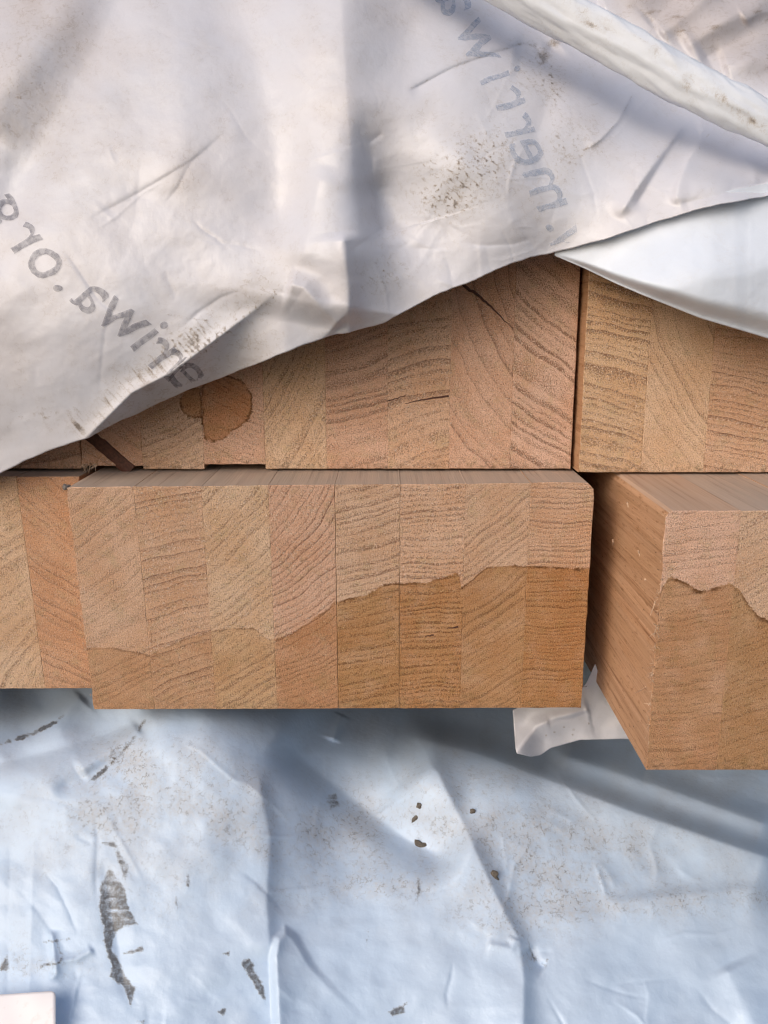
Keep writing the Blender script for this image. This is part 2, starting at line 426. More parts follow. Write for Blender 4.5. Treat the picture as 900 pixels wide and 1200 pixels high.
# upper right, upper left, lower left, lower right beams
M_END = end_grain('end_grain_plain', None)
ur_rows = [(-13, -200, 5.2, .75, 1.15, 0, (.77, .53, .34)), (-62, 130, 5.6, .5, .6, 0, T3), (-9, -300, 3.6, 1.1, .8, 0, T2)] + any_rows[3:]
upr = beam('timber beam at the upper right, top row, partly under the smooth white flap', .0935, ZT + .0009, .114, L30, (.0195, .0195, .0195, .0195), (M_END, M_TOP, M_SIDE), ur_rows, cut=(.0008, 0))
ul_rows = any_rows[:7] + [(12, 180, 4.6, .9, .7, 0, T4)]
upl = beam('timber beam at the upper left almost wholly under the dirty plastic', -.3884, ZT + .0009, .114, L30, (.029, .029, .029, .029), (M_END, M_TOP, M_SIDE), ul_rows)
ll_rows = any_rows[:6] + [(38, -120, 7.0, .55, .8, 0, T3), (-34, 150, 6.4, .75, .65, 0, (.71, .425, .265))]
lol = beam('timber beam at the lower left set back from its neighbour', -.3855, 0.0, .114, L30, (.0155, .0155, .0235, .0255), (M_END, M_TOP, M_SIDE), ll_rows, jit=.0005)
st_lr = to_beam([(757, 740), (768, 700), (776, 688), (786, 676), (800, 680), (815, 690), (830, 693), (845, 686), (856, 682), (866, 690), (875, 705), (890, 722), (930, 740)], -.056, .1117, 0)
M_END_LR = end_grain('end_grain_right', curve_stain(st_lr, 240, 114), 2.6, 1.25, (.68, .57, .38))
lr_rows = [(7, 400, 4.2, .35, .75, .85, (.82, .55, .42)), (27, 300, 4.0, .35, .7, .85, T5)] + any_rows[2:]
lor = beam('timber beam at the lower right sticking out nearest to the viewer', .1117, 0.0, .114, L30, (-.056, -.056, -.056, -.056), (M_END_LR, M_TOPW, M_SIDE), lr_rows, cut=(.0025, 0), jit=.0007)
for o in lor.children:
    if o.location.x < -.1: o.data.materials[1] = M_TOPW
    else: o.data.materials[1] = M_TOP

# dark resin marks on the end faces (thin wedges of resin-soaked wood, slightly proud)
def plain(name, col, rough=.7, spec=.3, nscale=900, amt=.5):
    g = G(name); tc = g.n('TexCoord').outputs['Object']
    n = g.noise(tc, nscale, 3, .65)
    g.set(g.b.inputs['Base Color'], g.mix(g.rng(n, .3, .7), col, tuple(c * (1 - amt) for c in col)))
    g.b.inputs['Roughness'].default_value = rough; g.b.inputs['Specular IOR Level'].default_value = spec
    g.set(g.b.inputs['Normal'], g.bump(n, .5, .0004))
    return g.m
M_RESIN = plain('resin_wood', (.11, .042, .027), .6)
M_SPLINT = plain('pale_splinter', (.72, .50, .34), .7)
M_GLUE = plain('grey_glue', (.20, .17, .15), .6)
def strip(name, parent, pts, widths, Y, thick, mat):
    """a thin raised strip on an end face along photo points"""
    pts = np.array(pts, float); n = len(pts); V = []; F = []
    dirs = np.gradient(pts, axis=0); nrm = np.stack([-dirs[:, 1], dirs[:, 0]], 1) / np.linalg.norm(dirs, axis=1)[:, None]
    for i in range(n):
        for s, yo in ((-1, .0006), (-.6, -thick), (.6, -thick), (1, .0006)):
            q = pts[i] + nrm[i] * s * widths[i]; x, y, z = P(q[0], q[1], Y + yo); V.append((float(x), float(y), float(z)))
    for i in range(n - 1):
        for k in range(3): F.append((i * 4 + k, i * 4 + k + 1, i * 4 + k + 5, i * 4 + k + 4))
    me = bpy.data.meshes.new(name); off = parent.location
    me.from_pydata([(a - off.x, b - off.y, c - off.z) for a, b, c in V], [], F); me.materials.append(mat); me.update()
    return link(name, me, parent)
def wob(pts, n, a, seed):
    r = np.random.default_rng(seed); pts = np.array(pts, float); t = np.linspace(0, len(pts) - 1, n)
    o = np.stack([np.interp(t, np.arange(len(pts)), pts[:, k]) for k in (0, 1)], 1); return o + r.normal(0, a, o.shape)
q = wob([(102, 508), (128, 529.5), (154, 551)], 14, .15, 1)
strip('resin_streak', upm, q, np.full(14, 8.6) + np.random.default_rng(2).normal(0, .3, 14), .02795, .0002, M_RESIN)
q = wob([(542, 334), (558, 344), (578, 362), (602, 386)], 22, .35, 3); strip('resin_streak', upm, q, np.concatenate([np.linspace(2.4, 1.4, 14), np.linspace(1.2, .3, 8)]), .0293, .0002, M_RESIN)
q = wob([(475, 473), (495, 468), (526, 464.5)], 14, .3, 4); strip('resin_streak', upm, q, np.linspace(.5, 1.7, 14), .0289, .0002, M_RESIN)
q = wob([(455, 470), (464, 467), (476, 463)], 8, .3, 5); strip('resin_streak', upm, q, np.linspace(1.1, .5, 8), .0289, .0002, M_RESIN)
q = wob([(524, 736), (537, 734.5)], 6, .3, 6); strip('resin_streak', mid, q, np.linspace(.5, 1.7, 6), .0008, .0002, M_RESIN)
q = wob([(498, 746), (508, 744)], 6, .3, 7); strip('resin_streak', mid, q, np.linspace(.5, 1.2, 6), .0006, .0002, M_RESIN)

# splinters and torn fibres on the arrises
def splinters(parent, spots, name='splinters'):
    bm = bmesh.new(); R = random.Random(5); off = parent.location
    for (x, y, z), ln, wd, d in spots:
        p = Vector((x, y, z)) - off; d = Vector(d).normalized(); side = d.cross(Vector((0, 1, 0)))
        if side.length < .1: side = d.cross(Vector((1, 0, 0)))
        side.normalize(); up = side.cross(d); prev = None; n = 5
        curl = Vector((R.uniform(-.5, .5), R.uniform(-.7, .1), R.uniform(-.5, .5)))
        for k in range(n):
            t = k / (n - 1); c = p + d * ln * t + curl * ln * t * t * .6; wv = wd * (1 - t * .85)
            ring = [bm.verts.new(c + side * wv * a + up * wv * .35 * b) for a, b in ((-1, 0), (0, 1), (1, 0), (0, -1))]
            if prev:
                for i in range(4): bm.faces.new((prev[i], prev[(i + 1) % 4], ring[(i + 1) % 4], ring[i]))
            prev = ring
        bm.faces.new(prev)
    me = bpy.data.meshes.new(name); bm.to_mesh(me); bm.free(); me.materials.append(M_SPLINT)
    o = link(name, me, parent); o['kind'] = 'stuff'; return o
R = random.Random(3); sp = []
for _ in range(90):
    z = R.choice([R.uniform(.004, .112), R.uniform(.04, .085), R.uniform(.02, .05)])
    sp.append(((.1117 + R.uniform(-.0004, .0006), -.056 + R.uniform(-.0004, .0015), z), R.uniform(.001, .0036), R.uniform(.0001, .00022),
               (R.uniform(-1, .2), R.uniform(-.8, .4), R.uniform(-1, 1))))
for px_, py_, ln, dd in ((718, 632, .003, (.2, -.3, -1)), (748, 645, .0035, (.3, -.2, -1)), (755, 679, .0075, (1, -.4, -.05)), (735, 588, .006, (.1, -.3, -1)), (757, 805, .0065, (-1, -.6, -.4)), (768, 705, .006, (-.3, -.2, -1))):
    xr = (px_ - 450) / FPX; yr = (600 - py_) / FPX; t = (.1117 - .0003) / xr
    sp.append(((.1114, CAM[1] + t * (math.cos(PITCH) + yr * math.sin(PITCH)), CAM[2] + t * (-math.sin(PITCH) + yr * math.cos(PITCH))), ln, .0004, dd))
splinters(lor, sp)
sp = []
for _ in range(26):
    z = R.uniform(.002, .112); sp.append(((MX + R.uniform(-.0003, .0006), .0 - .0105 * z / .114 + R.uniform(-.0003, .001), z), R.uniform(.0008, .002), R.uniform(.00009, .0002), (R.uniform(-1, .2), R.uniform(-.6, .2), R.uniform(-1, 1))))
splinters(mid, sp)
sp = []
for _ in range(13):
    x = -.1481 + R.uniform(0, .0075); sp.append(((x, .028, ZT + .0045 - R.uniform(0, .002)), R.uniform(.002, .0048), R.uniform(.0002, .0006), (R.uniform(-.9, .3), R.uniform(-.7, 0), R.uniform(-1, -.1))))
splinters(upm, sp)
# a lump of grey glue on the top left corner of the middle beam
bm = bmesh.new(); bmesh.ops.create_icosphere(bm, subdivisions=3, radius=.0017)
for v in bm.verts:
    k = 1 + .25 * math.sin(v.co.x * 2400 + 1) * math.cos(v.co.z * 1900) + .12 * math.sin(v.co.y * 3100); v.co *= k; v.co.z *= .8; v.co.x *= 1.15
me = bpy.data.meshes.new('glue_bead'); bm.to_mesh(me); bm.free(); me.materials.append(M_GLUE)
for p in me.polygons: p.use_smooth = True
xg, yg, zg = P(78, 571, -.008)
link('glue_bead', me, mid, (float(xg) - mid.location.x, float(yg) - mid.location.y, float(zg) - mid.location.z))

# ------------------------------------------------------------------ plastic film
def film(name, base, alt, dirtc, rough=.40, spec=.45, bumpy=.35):
    g = G(name)
    tc = g.n('TexCoord').outputs['Object']
    at = g.n('Attribute', attribute_type='GEOMETRY', attribute_name='marks')
    s = g.n('SeparateColor'); g.set(s.inputs[0], at.outputs['Color'])
    n1 = g.noise(tc, 18, 3); n2 = g.noise(tc, 650, 3, .65); n3 = g.noise(tc, 1700, 3, .7); n4 = g.noise(tc, 190, 4, .65)
    col = g.mix(g.rng(n1, .3, .7), base, alt)
    # dust: fine broken squiggles where green says so
    rid = g.ma('ABSOLUTE', g.ma('SUBTRACT', n4, .5)); sq = g.rng(rid, .034, .004)
    brk = g.rng(g.noise(tc, 330, 2), .44, .56)
    dust = g.ma('MULTIPLY', g.ma('MULTIPLY', sq, brk), s.outputs[1])
    haze = g.ma('MULTIPLY', s.outputs[1], g.rng(n2, .3, .75, .18, .60), clamp=True)
    col = g.mix(haze, col, (.50, .465, .425))
    col = g.mix(g.ma('MULTIPLY', dust, .62, clamp=True), col, tuple(c * 2 + .03 for c in dirtc))
    # dirt: solid scuffs where red says so, broken up by fine noise
    dr = g.rng(g.ma('ADD', s.outputs[0], g.ma('MULTIPLY', g.ma('SUBTRACT', n3, .5), 1.3)), .26, .95)
    dr = g.ma('MULTIPLY', dr, g.rng(n2, .25, .6, .6, 1.0))
    col = g.mix(g.ma('MULTIPLY', dr, .88), col, g.mix(g.rng(g.ma('ADD', s.outputs[0], g.ma('MULTIPLY', n3, .5)), .95, 1.3), tuple(c * 1.8 + .06 for c in dirtc), dirtc))
    fleck = g.ma('MULTIPLY', g.rng(n3, .70, .76), g.rng(n4, .50, .62))
    col = g.mix(g.ma('MULTIPLY', fleck, .55), col, dirtc)
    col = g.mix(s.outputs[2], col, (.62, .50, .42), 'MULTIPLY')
    g.set(g.b.inputs['Base Color'], col)
    g.set(g.b.inputs['Roughness'], g.ma('ADD', rough, g.ma('MULTIPLY', s.outputs[1], .3)))
    g.b.inputs['Specular IOR Level'].default_value = spec
    h = g.ma('ADD', g.noise(tc, 300, 4, .6), g.ma('MULTIPLY', dr, .5))
    g.set(g.b.inputs['Normal'], g.bump(h, bumpy, .0006))
    return g.m
M_FILM = film('white_film', (.625, .61, .645), (.59, .595, .65), (.155, .125, .10), .33, .5, .25)
M_FLAP = film('clean_film', (.68, .73, .81), (.66, .715, .81), (.25, .21, .18), bumpy=.2)
M_ROLL = film('lit_roll_film', (.74, .765, .82), (.71, .75, .82), (.20, .17, .145), .36, .45, .2)  # paler, cooler copy of the white film: light on the roll painted in
M_SKYLIT = film('skylit_film', (.50, .625, .785), (.54, .65, .79), (.06, .05, .04))  # white film, with the sky's blue light put into its base colour

def axis(a, b, lo, hi, fine, coarse):
    """samples from lo to hi: fine between a and b, coarse outside"""
    out = list(np.arange(a, b, fine)); o = []
    x = a
    while x > lo: x -= coarse; o.append(x)
    out = o[::-1] + out; x = b
    while x < hi: out.append(x); x += coarse
    out.append(hi); return np.array(out)

# ---- upper sheet
EDGE = np.array([(-300, 640), (-60, 580), (0, 554), (30, 539), (60, 527), (102, 513), (140, 493), (165, 482), (200, 465), (240, 449), (300, 426), (350, 406), (392, 391), (408, 389), (420, 385),
                 (450, 378), (480, 362), (515, 343), (550, 330), (580, 316), (615, 303), (640, 297), (665, 291), (715, 278), (760, 262), (810, 247), (850, 238), (900, 229), (960, 212), (1200, 150)], float)
ROLL = [(440, -100), (575, -28), (652, 14), (735, 58), (800, 97), (858, 124), (930, 158), (1060, 220), (1200, 280)]
CREASE = [(30, 560), (70, 536), (102, 512), (155, 460), (200, 437), (250, 400), (300, 362), (335, 332)]
up_tps = TPS([(-250, 560, 12), (0, 550, 2), (102, 510, -6), (200, 437, -12), (300, 370, -14), (408, 388, -8), (460, 372, -2), (520, 342, -4), (640, 296, 0), (720, 277, -10), (800, 249, -16), (900, 229, -18), (1150, 160, -14),
              (-250, 300, -5), (0, 350, -10), (100, 380, -14), (0, 200, 8), (120, 200, 2), (230, 250, -4), (330, 260, -4), (400, 280, -10), (470, 270, 6), (560, 200, -4), (600, 260, -6), (680, 200, 2), (760, 200, 0), (840, 200, -8), (1000, 180, 0),
              (-250, 0, 50), (0, 0, 42), (120, 0, 44), (230, 50, 30), (330, 0, 40), (410, 0, 32), (480, 40, 32), (540, 90, 14), (560, 0, 52), (640, 40, 46), (700, 100, 26), (780, 130, 26), (860, 170, 12), (800, 30, 55), (900, 60, 50), (1000, 80, 45), (1150, 80, 50),
              (-250, -180, 130), (200, -180, 130), (600, -180, 140), (1150, -180, 130)])
def up_depth(px, py):
    D = up_tps(px, py)
    # flap folded under along the crease
    d, s, a = pline(px, py, CREASE)
    wgt = sstep(338, 235, px) * sstep(80, 130, px)
    below = np.where(s > 0, d, 0) * wgt
    D += .54 * np.minimum(below, 70)
    D += -2.2 * np.exp(-(d / 7) ** 1.5) * wgt                                   # puffed crease
    D += fold(px, py, [(335, 332), (356, 338), (377, 362), (400, 384)], -5, 16, 12, 1.5, .1)
        # long vertical fold
    D += fold(px, py, [(392, -160), (400, 0), (407, 125), (413, 200), (424, 280), (412, 340), (404, 390)], -12, 110, 58, 1.4, .06)
    D += fold(px, py, [(425, 110), (438, 200), (452, 275), (476, 330)], 13, 22, 48, 1.7, .5) + fold(px, py, [(402, 270), (408, 340), (408, 400)], -5, 20, 12, 1.6, .1) + fold(px, py, [(425, 205), (440, 235), (452, 290)], 4, 10, 22, 1.6, .3)
    D += fold(px, py, [(255, -40), (300, 60), (325, 170), (330, 300)], 6, 42, 42, 1.8, .2)
    D += fold(px, py, [(170, -40), (205, 60), (215, 150), (190, 240)], -4, 45, 45, 1.8, .2)
    D += fold(px, py, [(150, -20), (80, 110), (20, 220), (-30, 330)], 3, 30, 30, 1.8, .1)
    D += fold(px, py, [(100, -40), (40, 60), (-30, 150)], -5, 34, 34, 1.8, .1)
    D += fold(px, py, [(95, 262), (165, 225), (230, 185), (272, 148)], .6, 12, 3, 1.2, .2)
    D += fold(px, py, [(380, 190), (366, 250), (352, 320)], -3, 18, 26, 1.6, .2)
    # hollow below the roll and pleats
    D += fold(px, py, [(520, -70), (600, 18), (680, 72), (760, 118), (840, 158), (930, 196)], 20, 38, 60, 1.9, .05)
    D += fold(px, py, [(478, 108), (530, 80), (580, 62), (612, 52), (628, 55), (640, 70)], 1.8, 7, 3, 1.2, .08)
    D += fold(px, py, [(600, 60), (640, 66), (655, 50)], 5, 20, 16, 1.6, .2)
    D += fold(px, py, [(742, 108), (724, 142), (703, 164), (686, 176)], -1.6, 9, 3, 1.2, .15)
    D += fold(px, py, [(806, 140), (782, 172), (752, 212), (722, 258)], -3.6, 16, 7, 1.4, .15)
    D += fold(px, py, [(798, 158), (772, 196), (742, 246)], 2.6, 6, 10, 1.4, .15)
    D += fold(px, py, [(826, 158), (808, 186), (796, 214), (790, 242)], -3.0, 6, 14, 1.4, .15)
    D += fold(px, py, [(815, 152), (822, 150), (860, 170), (884, 200), (886, 222)], -2.2, 10, 10, 1.5, .1)
    D += fold(px, py, [(796, 240), (850, 226), (900, 214)], 1.5, 8, 6, 1.5, .1)
    D += fold(px, py, [(560, 170), (500, 235), (480, 300)], -2.2, 30, 22, 1.7, .2)
    D += fold(px, py, [(650, 90), (630, 160), (640, 230)], 2.0, 16, 20, 1.7, .2)
    # crumpled area above the roll
    d, s, a = pline(px, py, ROLL)
    ab = np.where(s < 0, 1, 0) * sstep(10, 60, d) * sstep(600, 720, px)
    D += ab * fbm(px / 90 + py / 150, py / 70, 2) * 6
    for pts, am, a1, a2 in (([(772, 42), (800, 20), (838, -12)], -7, 8, 16), ([(800, 58), (842, 28), (885, 2), (930, -20)], -8, 9, 18), ([(820, 72), (858, 50), (920, 22)], 9, 12, 14), ([(845, 80), (890, 66), (940, 58)], -6, 10, 12),
                            ([(700, 8), (740, -6), (790, -40)], -5, 10, 16), ([(760, 30), (786, 4), (810, -30)], 6, 8, 10), ([(870, 25), (890, 14), (920, 12)], -4, 5, 8)):
        D += fold(px, py, pts, am * .6, a1 * 1.5, a2 * 1.5, 1.6, .1)
    # general film character
    D += 1.5 * fbm(px / 100, py / 85, 2) + .10 * fbm(px / 16 + 5, py / 14, 2)
    D += -.30 * (ridged(px / 75 + py / 180, py / 62, 2) - .5) - .10 * (ridged(px / 34 + 4, py / 30 - px / 90, 2) - .5)
    D += wild_creases(px, py, 55, (0, 0, 900, 480), .5, 2.6, 21) + wild_creases(px, py, 60, (420, 60, 900, 300), .3, 1.8, 88)
    return D / 1000
def up_marks(px, py):
    R = np.zeros(px.shape); Gd = np.zeros(px.shape); B = np.zeros(px.shape)
    n = fbm(px / 9, py / 9, 3); nb = fbm(px / 40, py / 40, 3); nf = fbm(px / 4.5, py / 4.5, 2)
    d, s, a = pline(px, py, CREASE)
    up = np.where(s < 0, d, 0)
    ln = (px * .77 - py * .64); st = gnoise(ln / 2.6, up / 30) + .5 * gnoise(ln / 6, up / 40 + 7)                    # streaks that run away from the crease
    zone = sstep(95, 130, px) * sstep(290, 215, px) * np.where(s < 0, 1, 0) * np.exp(-((up - 14) / 17) ** 2)
    R += zone * np.clip(.42 + st * 1.0 + nb * .4, 0, 1)
    R += .8 * np.exp(-(((px - 55) / 40) ** 2 + ((py - 487) / 10) ** 2)) * np.clip(.35 + n * 1.4, 0, 1)
    R += np.exp(-(((px - 92) / 12) ** 2 + ((py - 497) / 20) ** 2)) * np.clip(.45 + st * 1.3, 0, 1)
    R += .85 * np.exp(-(((px - 215) / 45) ** 2 + ((py - 400) / 26) ** 2)) * np.clip(.1 + nf * 1.6, 0, 1)
    Gd += .5 * np.exp(-((up - 10) / 22) ** 2) * sstep(95, 120, px) * sstep(345, 300, px)
    R += np.exp(-((d - 2) / 3.5) ** 2) * sstep(215, 240, px) * sstep(345, 320, px) * np.clip(nf * 2.0, 0, 1)
    # speckled patches
    for cx, cy, rx, ry, k in ((540, 208, 60, 38, 1.15), (575, 170, 36, 36, .9), (520, 238, 28, 18, 1.0), (665, 170, 26, 30, 1.0), (615, 85, 34, 30, .8), (650, 105, 18, 30, .9), (655, 210, 20, 12, .7), (440, 330, 30, 26, .75), (470, 310, 24, 18, .6)):
        k2 = np.exp(-(((px - cx) / rx) ** 2 + ((py - cy) / ry) ** 2)); R += k * k2 * np.clip(.12 + 1.3 * fbm((px + py) / 13, (px - py) / 5, 3) + nf * 1.0, 0, 1); Gd += .45 * k * k2
    for cx, cy, rx, ry, k in ((25, 60, 50, 70, .8), (95, 40, 26, 60, .8), (40, 130, 50, 40, .6), (38, 3, 14, 8, 1.2), (160, 170, 60, 60, .25), (60, 320, 60, 60, .2)):
        k2 = np.exp(-(((px - cx) / rx) ** 2 + ((py - cy) / ry) ** 2)); R += .7 * k * k2 * np.clip(nf * 1.5 + n * .7, 0, 1); Gd += .4 * k * k2; B += .22 * k * k2
    for pts, k in (([(478, 106), (530, 79), (580, 61), (612, 51), (626, 54), (634, 66)], .9), ([(742, 112), (724, 143), (703, 165), (686, 176)], .8), ([(790, 158), (762, 198), (738, 236)], .55), ([(838, 150), (820, 168), (821, 178)], .8),
                   ([(684, 126), (702, 121)], .7), ([(700, 180), (716, 176)], .6), ([(80, 258), (150, 236), (205, 205), (235, 186)], .4), ([(290, 152), (310, 140), (350, 131)], .5), ([(195, 368), (245, 376)], .6), ([(345, 240), (372, 250)], .5)):
        dd, _, _ = pline(px + n * 3, py + nf * 2, pts); R += .75 * k * np.exp(-(dd / 1.3) ** 2) * np.clip(.8 + n * 1.2, .15, 1.1)
    R += .95 * np.exp(-(((px - 637) / 7) ** 2 + ((py - 66) / 9) ** 2)) + .9 * np.exp(-(((px - 650) / 8) ** 2 + ((py - 50) / 6) ** 2))
    d2, s2, _ = pline(px, py, ROLL); ab = np.where(s2 < 0, 1, 0) * sstep(20, 60, d2) * sstep(640, 720, px)
    R += ab * np.clip(fbm(px / 26 + py / 40, py / 9 + px / 60, 3) * 1.8, 0, 1) * .8; B += ab * .42; Gd += ab * .35
    Gd += np.clip(.12 + nb * .4, 0, .55)
    nl = fbm(px / 120 + 4, py / 90 - px / 300, 4)
    B += np.clip(.10 * sstep(330, 60, px) + .10 * nb, 0, .3) + np.clip(nl * .30, 0, .25)
    Gd += np.clip(nl * .6 - .05, 0, .4)
    R += .62 * np.clip(fbm(px / 6 + py / 14, py / 5 - px / 16, 3) * 1.5 - .15, 0, .8) * np.clip(.35 + fbm(px / 55, py / 50 + 9, 2) * 1.5, 0, 1)
    # small brown tape scrap mark by the crease
    p = inpoly(px, py, [(163, 452), (176, 446), (183, 455), (172, 460)]); B += .35 * sstep(1.5, -1, p)
    return np.stack([R, np.clip(Gd, 0, 1), np.clip(B, 0, 1)], -1)

ux = axis(-8, 908, -260, 1150, 1.7, 14.0)
vv = np.concatenate([np.linspace(0, .28, 14, endpoint=False), np.linspace(.28, 1, 330)])
eg = np.interp(ux, EDGE[:, 0], EDGE[:, 1]); k5 = np.ones(5) / 5; eg[4:-4] = np.convolve(eg, k5, 'same')[4:-4]
eg = eg + .8 * gnoise(ux / 22, ux * 0 + .5) + .35 * gnoise(ux / 6, ux * 0 + 3.5)
PX = np.broadcast_to(ux, (len(vv), len(ux))).copy(); PY = -190 + (eg[None] + 190) * vv[:, None]
D = up_depth(PX, PY)
x, y, z = P(PX, PY, D)
rows = [np.stack([x, y, z], -1)]; mk = up_marks(PX, PY); mrows = [mk]
# top: the film runs back over the stack
for k in range(6):
    t = rows[0][0].copy(); t[:, 1] += .07; t[:, 2] -= .002 * (k + 1); rows.insert(0, t[None]); mrows.insert(0, mk[:1])
# hem: the cut edge rolls back
for dy_, dY in ((.8, .0006), (.6, .0014), (-1.5, .0030), (-6, .0055), (-16, .0085)):
    xx, yy, zz = P(PX[-1], PY[-1] + dy_, D[-1] + dY); rows.append(np.stack([xx, yy, zz], -1)[None]); mrows.append(mk[-1:])
V = np.concatenate(rows); MK = np.concatenate(mrows)
upper = empty('plastic_wrap', 'dirty white plastic wrap with grey printed web address folded over the upper beams', 'plastic sheet', (0, float(D.mean()), ZT + .12))
OFF = np.array(upper.location)
me = mesh_np('film', V.reshape(-1, 3) - OFF, gridfaces(V.shape[0], V.shape[1]), [M_FILM]); color_attr(me, MK.reshape(-1, 3))
link('film', me, upper)

# the rolled fold
def tube_sheet(path, rad, Ys, nseg, nring, mat, seed):
    pts = np.array(path, float); t = np.linspace(0, len(pts) - 1, nseg)
    def sm(c):
        o = np.interp(t, np.arange(len(pts)), c); kk = np.ones(25) / 25; pad = np.pad(o, 12, mode='reflect', reflect_type='odd'); return np.convolve(pad, kk, 'valid')
    cx, cy, yy, rr = sm(pts[:, 0]), sm(pts[:, 1]), sm(np.array(Ys)), sm(np.array(rad))
    X, Y, Z = P(cx, cy, yy); c = np.stack([X, Y, Z], -1); tg = np.gradient(c, axis=0); tg /= np.linalg.norm(tg, axis=1)[:, None]
    fw = np.array([0, -1.0, 0]); n1 = fw - (tg @ fw)[:, None] * tg; n1 /= np.linalg.norm(n1, axis=1)[:, None]; n2 = np.cross(tg, n1)
    an = np.linspace(-1.1 * np.pi, 1.0 * np.pi, nring)
    L = np.arange(nseg)[:, None] * 1.6; A = an[None]
    r = rr[:, None] * (1 + .16 * fbm(L / 110 + seed, A * .9, 3) + .10 * ridged(L / 80 - A * .9, A * .7 + L / 400, 2)) * (1 - .10 * (A / np.pi) ** 2) * (1 + .09 * (ridged(L / 420 + 3, A * 1.25 + L / 700, 2) - .6)) * (1 + .10 * np.cos(2 * A + L / 160))
    Vv = c[:, None] + n1[:, None] * (np.cos(A) * r)[..., None] * .82 + n2[:, None] * (np.sin(A) * r)[..., None]
    me = mesh_np('rolled_fold', Vv.reshape(-1, 3) - OFF, gridfaces(nseg, nring), [mat])
    Lp = np.broadcast_to(cx[:, None], r.shape); n = fbm(L / 14, A * 2.2, 3)
    R_ = np.zeros(r.shape); G_ = np.clip(.15 + .3 * fbm(L / 60, A, 2), 0, 1); B_ = np.zeros(r.shape)
    for a0, l0, w, h, k in ((.05, 690, 14, .16, .9), (-.25, 680, 5, .3, .7), (-.2, 705, 6, .2, .7), (-.45, 738, 16, .06, .9), (.1, 842, 9, .22, .95), (.0, 800, 4, .3, .6), (.55, 892, 22, .25, 1.0), (-.3, 760, 5, .3, .5), (.35, 860, 20, .2, .5), (.3, 806, 6, .4, .5)):
        k2 = np.exp(-(((Lp - l0) / w) ** 2 + ((A - a0) / h) ** 2)); R_ += k * k2 * np.clip(.55 + n * 1.3, 0, 1.2); G_ += .5 * k2
    color_attr(me, np.stack([R_, np.clip(G_, 0, 1), B_], -1).reshape(-1, 3))
    return link('rolled_fold', me, upper)
tube_sheet(ROLL, [.0084, .0084, .0082, .0079, .0077, .0075, .0074, .0074, .0074], [.030, .018, .012, .006, .001, -.003, -.006, -.008, -.008], 520, 64, M_ROLL, 3)

# lettering printed on the film, seen mirrored
def ink(name, col, alpha):
    g = G(name); tc = g.n('TexCoord').outputs['Object']; n = g.noise(tc, 420, 4, .65)
    g.b.inputs['Base Color'].default_value = (*col, 1); g.b.inputs['Roughness'].default_value = .45
    tr = g.n('BsdfTransparent'); mx = g.n('MixShader'); g.set(mx.inputs[0], g.rng(n, .36, .62, alpha * .45, alpha))
    g.t.links.new(tr.outputs[0], mx.inputs[1]); g.t.links.new(g.b.outputs[0], mx.inputs[2]); g.t.links.new(mx.outputs[0], g.out.inputs[0])
    return g.m
def lettering(text, path, size, mat, shear=0.0):
    """path: photo point of each letter's baseline middle; letters are mirrored and read along it"""
    pts = np.array(path, float); tang = np.gradient(pts, axis=0); tang /= np.linalg.norm(tang, axis=1)[:, None]
    bmA = bmesh.new()
    for ch, p, t in zip(text, pts, tang):
        cu = bpy.data.curves.new('letter', 'FONT'); cu.body = ch; cu.size = 1.0; cu.resolution_u = 4; cu.align_x = 'CENTER'; cu.offset = .003
        ob = bpy.data.objects.new('letter', cu); C.objects.link(ob)
        m = bpy.data.meshes.new_from_object(ob.evaluated_get(bpy.context.evaluated_depsgraph_get()))
        bpy.data.objects.remove(ob); bpy.data.curves.remove(cu)
        bmA.from_mesh(m) if False else None
        b = bmesh.new(); b.from_mesh(m); bpy.data.meshes.remove(m)
        bmesh.ops.triangulate(b, faces=b.faces)
        bmesh.ops.subdivide_edges(b, edges=[e for e in b.edges if e.calc_length() > .12], cuts=2)
        bmesh.ops.triangulate(b, faces=b.faces)
        upv = np.array([-t[1], t[0]])
        co = np.array([v.co[:] for v in b.verts])
        q = p + co[:, :1] * size * t + co[:, 1:2] * size * (upv + shear * t)
        q = q + np.stack([fbm(q[:, 0] / 22, q[:, 1] / 22, 2), fbm(q[:, 0] / 22 + 9, q[:, 1] / 22, 2)], 1) * 3.0
        Dq = up_depth(q[:, 0], q[:, 1]) - .00035
        X, Y, Z = P(q[:, 0], q[:, 1], Dq); vs = [bmA.verts.new((X[i] - OFF[0], Y[i] - OFF[1], Z[i] - OFF[2])) for i in range(len(co))]
        b.verts.ensure_lookup_table()
        for f in b.faces:
            if any(q[v.index, 1] > np.interp(q[v.index, 0], EDGE[:, 0], EDGE[:, 1]) - 5 for v in f.verts): continue
            try: bmA.faces.new([vs[v.index] for v in f.verts])
            except ValueError: pass
        b.free()
    me = bpy.data.meshes.new('lettering'); bmA.to_mesh(me); bmA.free(); me.materials.append(mat)
    o = link('lettering', me, upper); return o
M_INK = ink('grey_ink', (.19, .19, .23), .56); M_INKP = ink('pale_ink', (.40, .46, .57), .46)
bl_path = [(238, 478), (207, 454), (189, 440), (171, 426), (155, 409), (129, 387), (92, 362), (64, 340), (38, 319), (11, 288), (-13, 256)]
lettering('merriwa.org', bl_path, 78, M_INK, -.18)
br_path = [(650, 296), (640, 268), (621, 226), (601, 183), (590, 152), (579, 122), (564, 97), (542, 55), (515, 8)]
lettering('w.merriwa', br_path, 76, M_INKP, -.15)

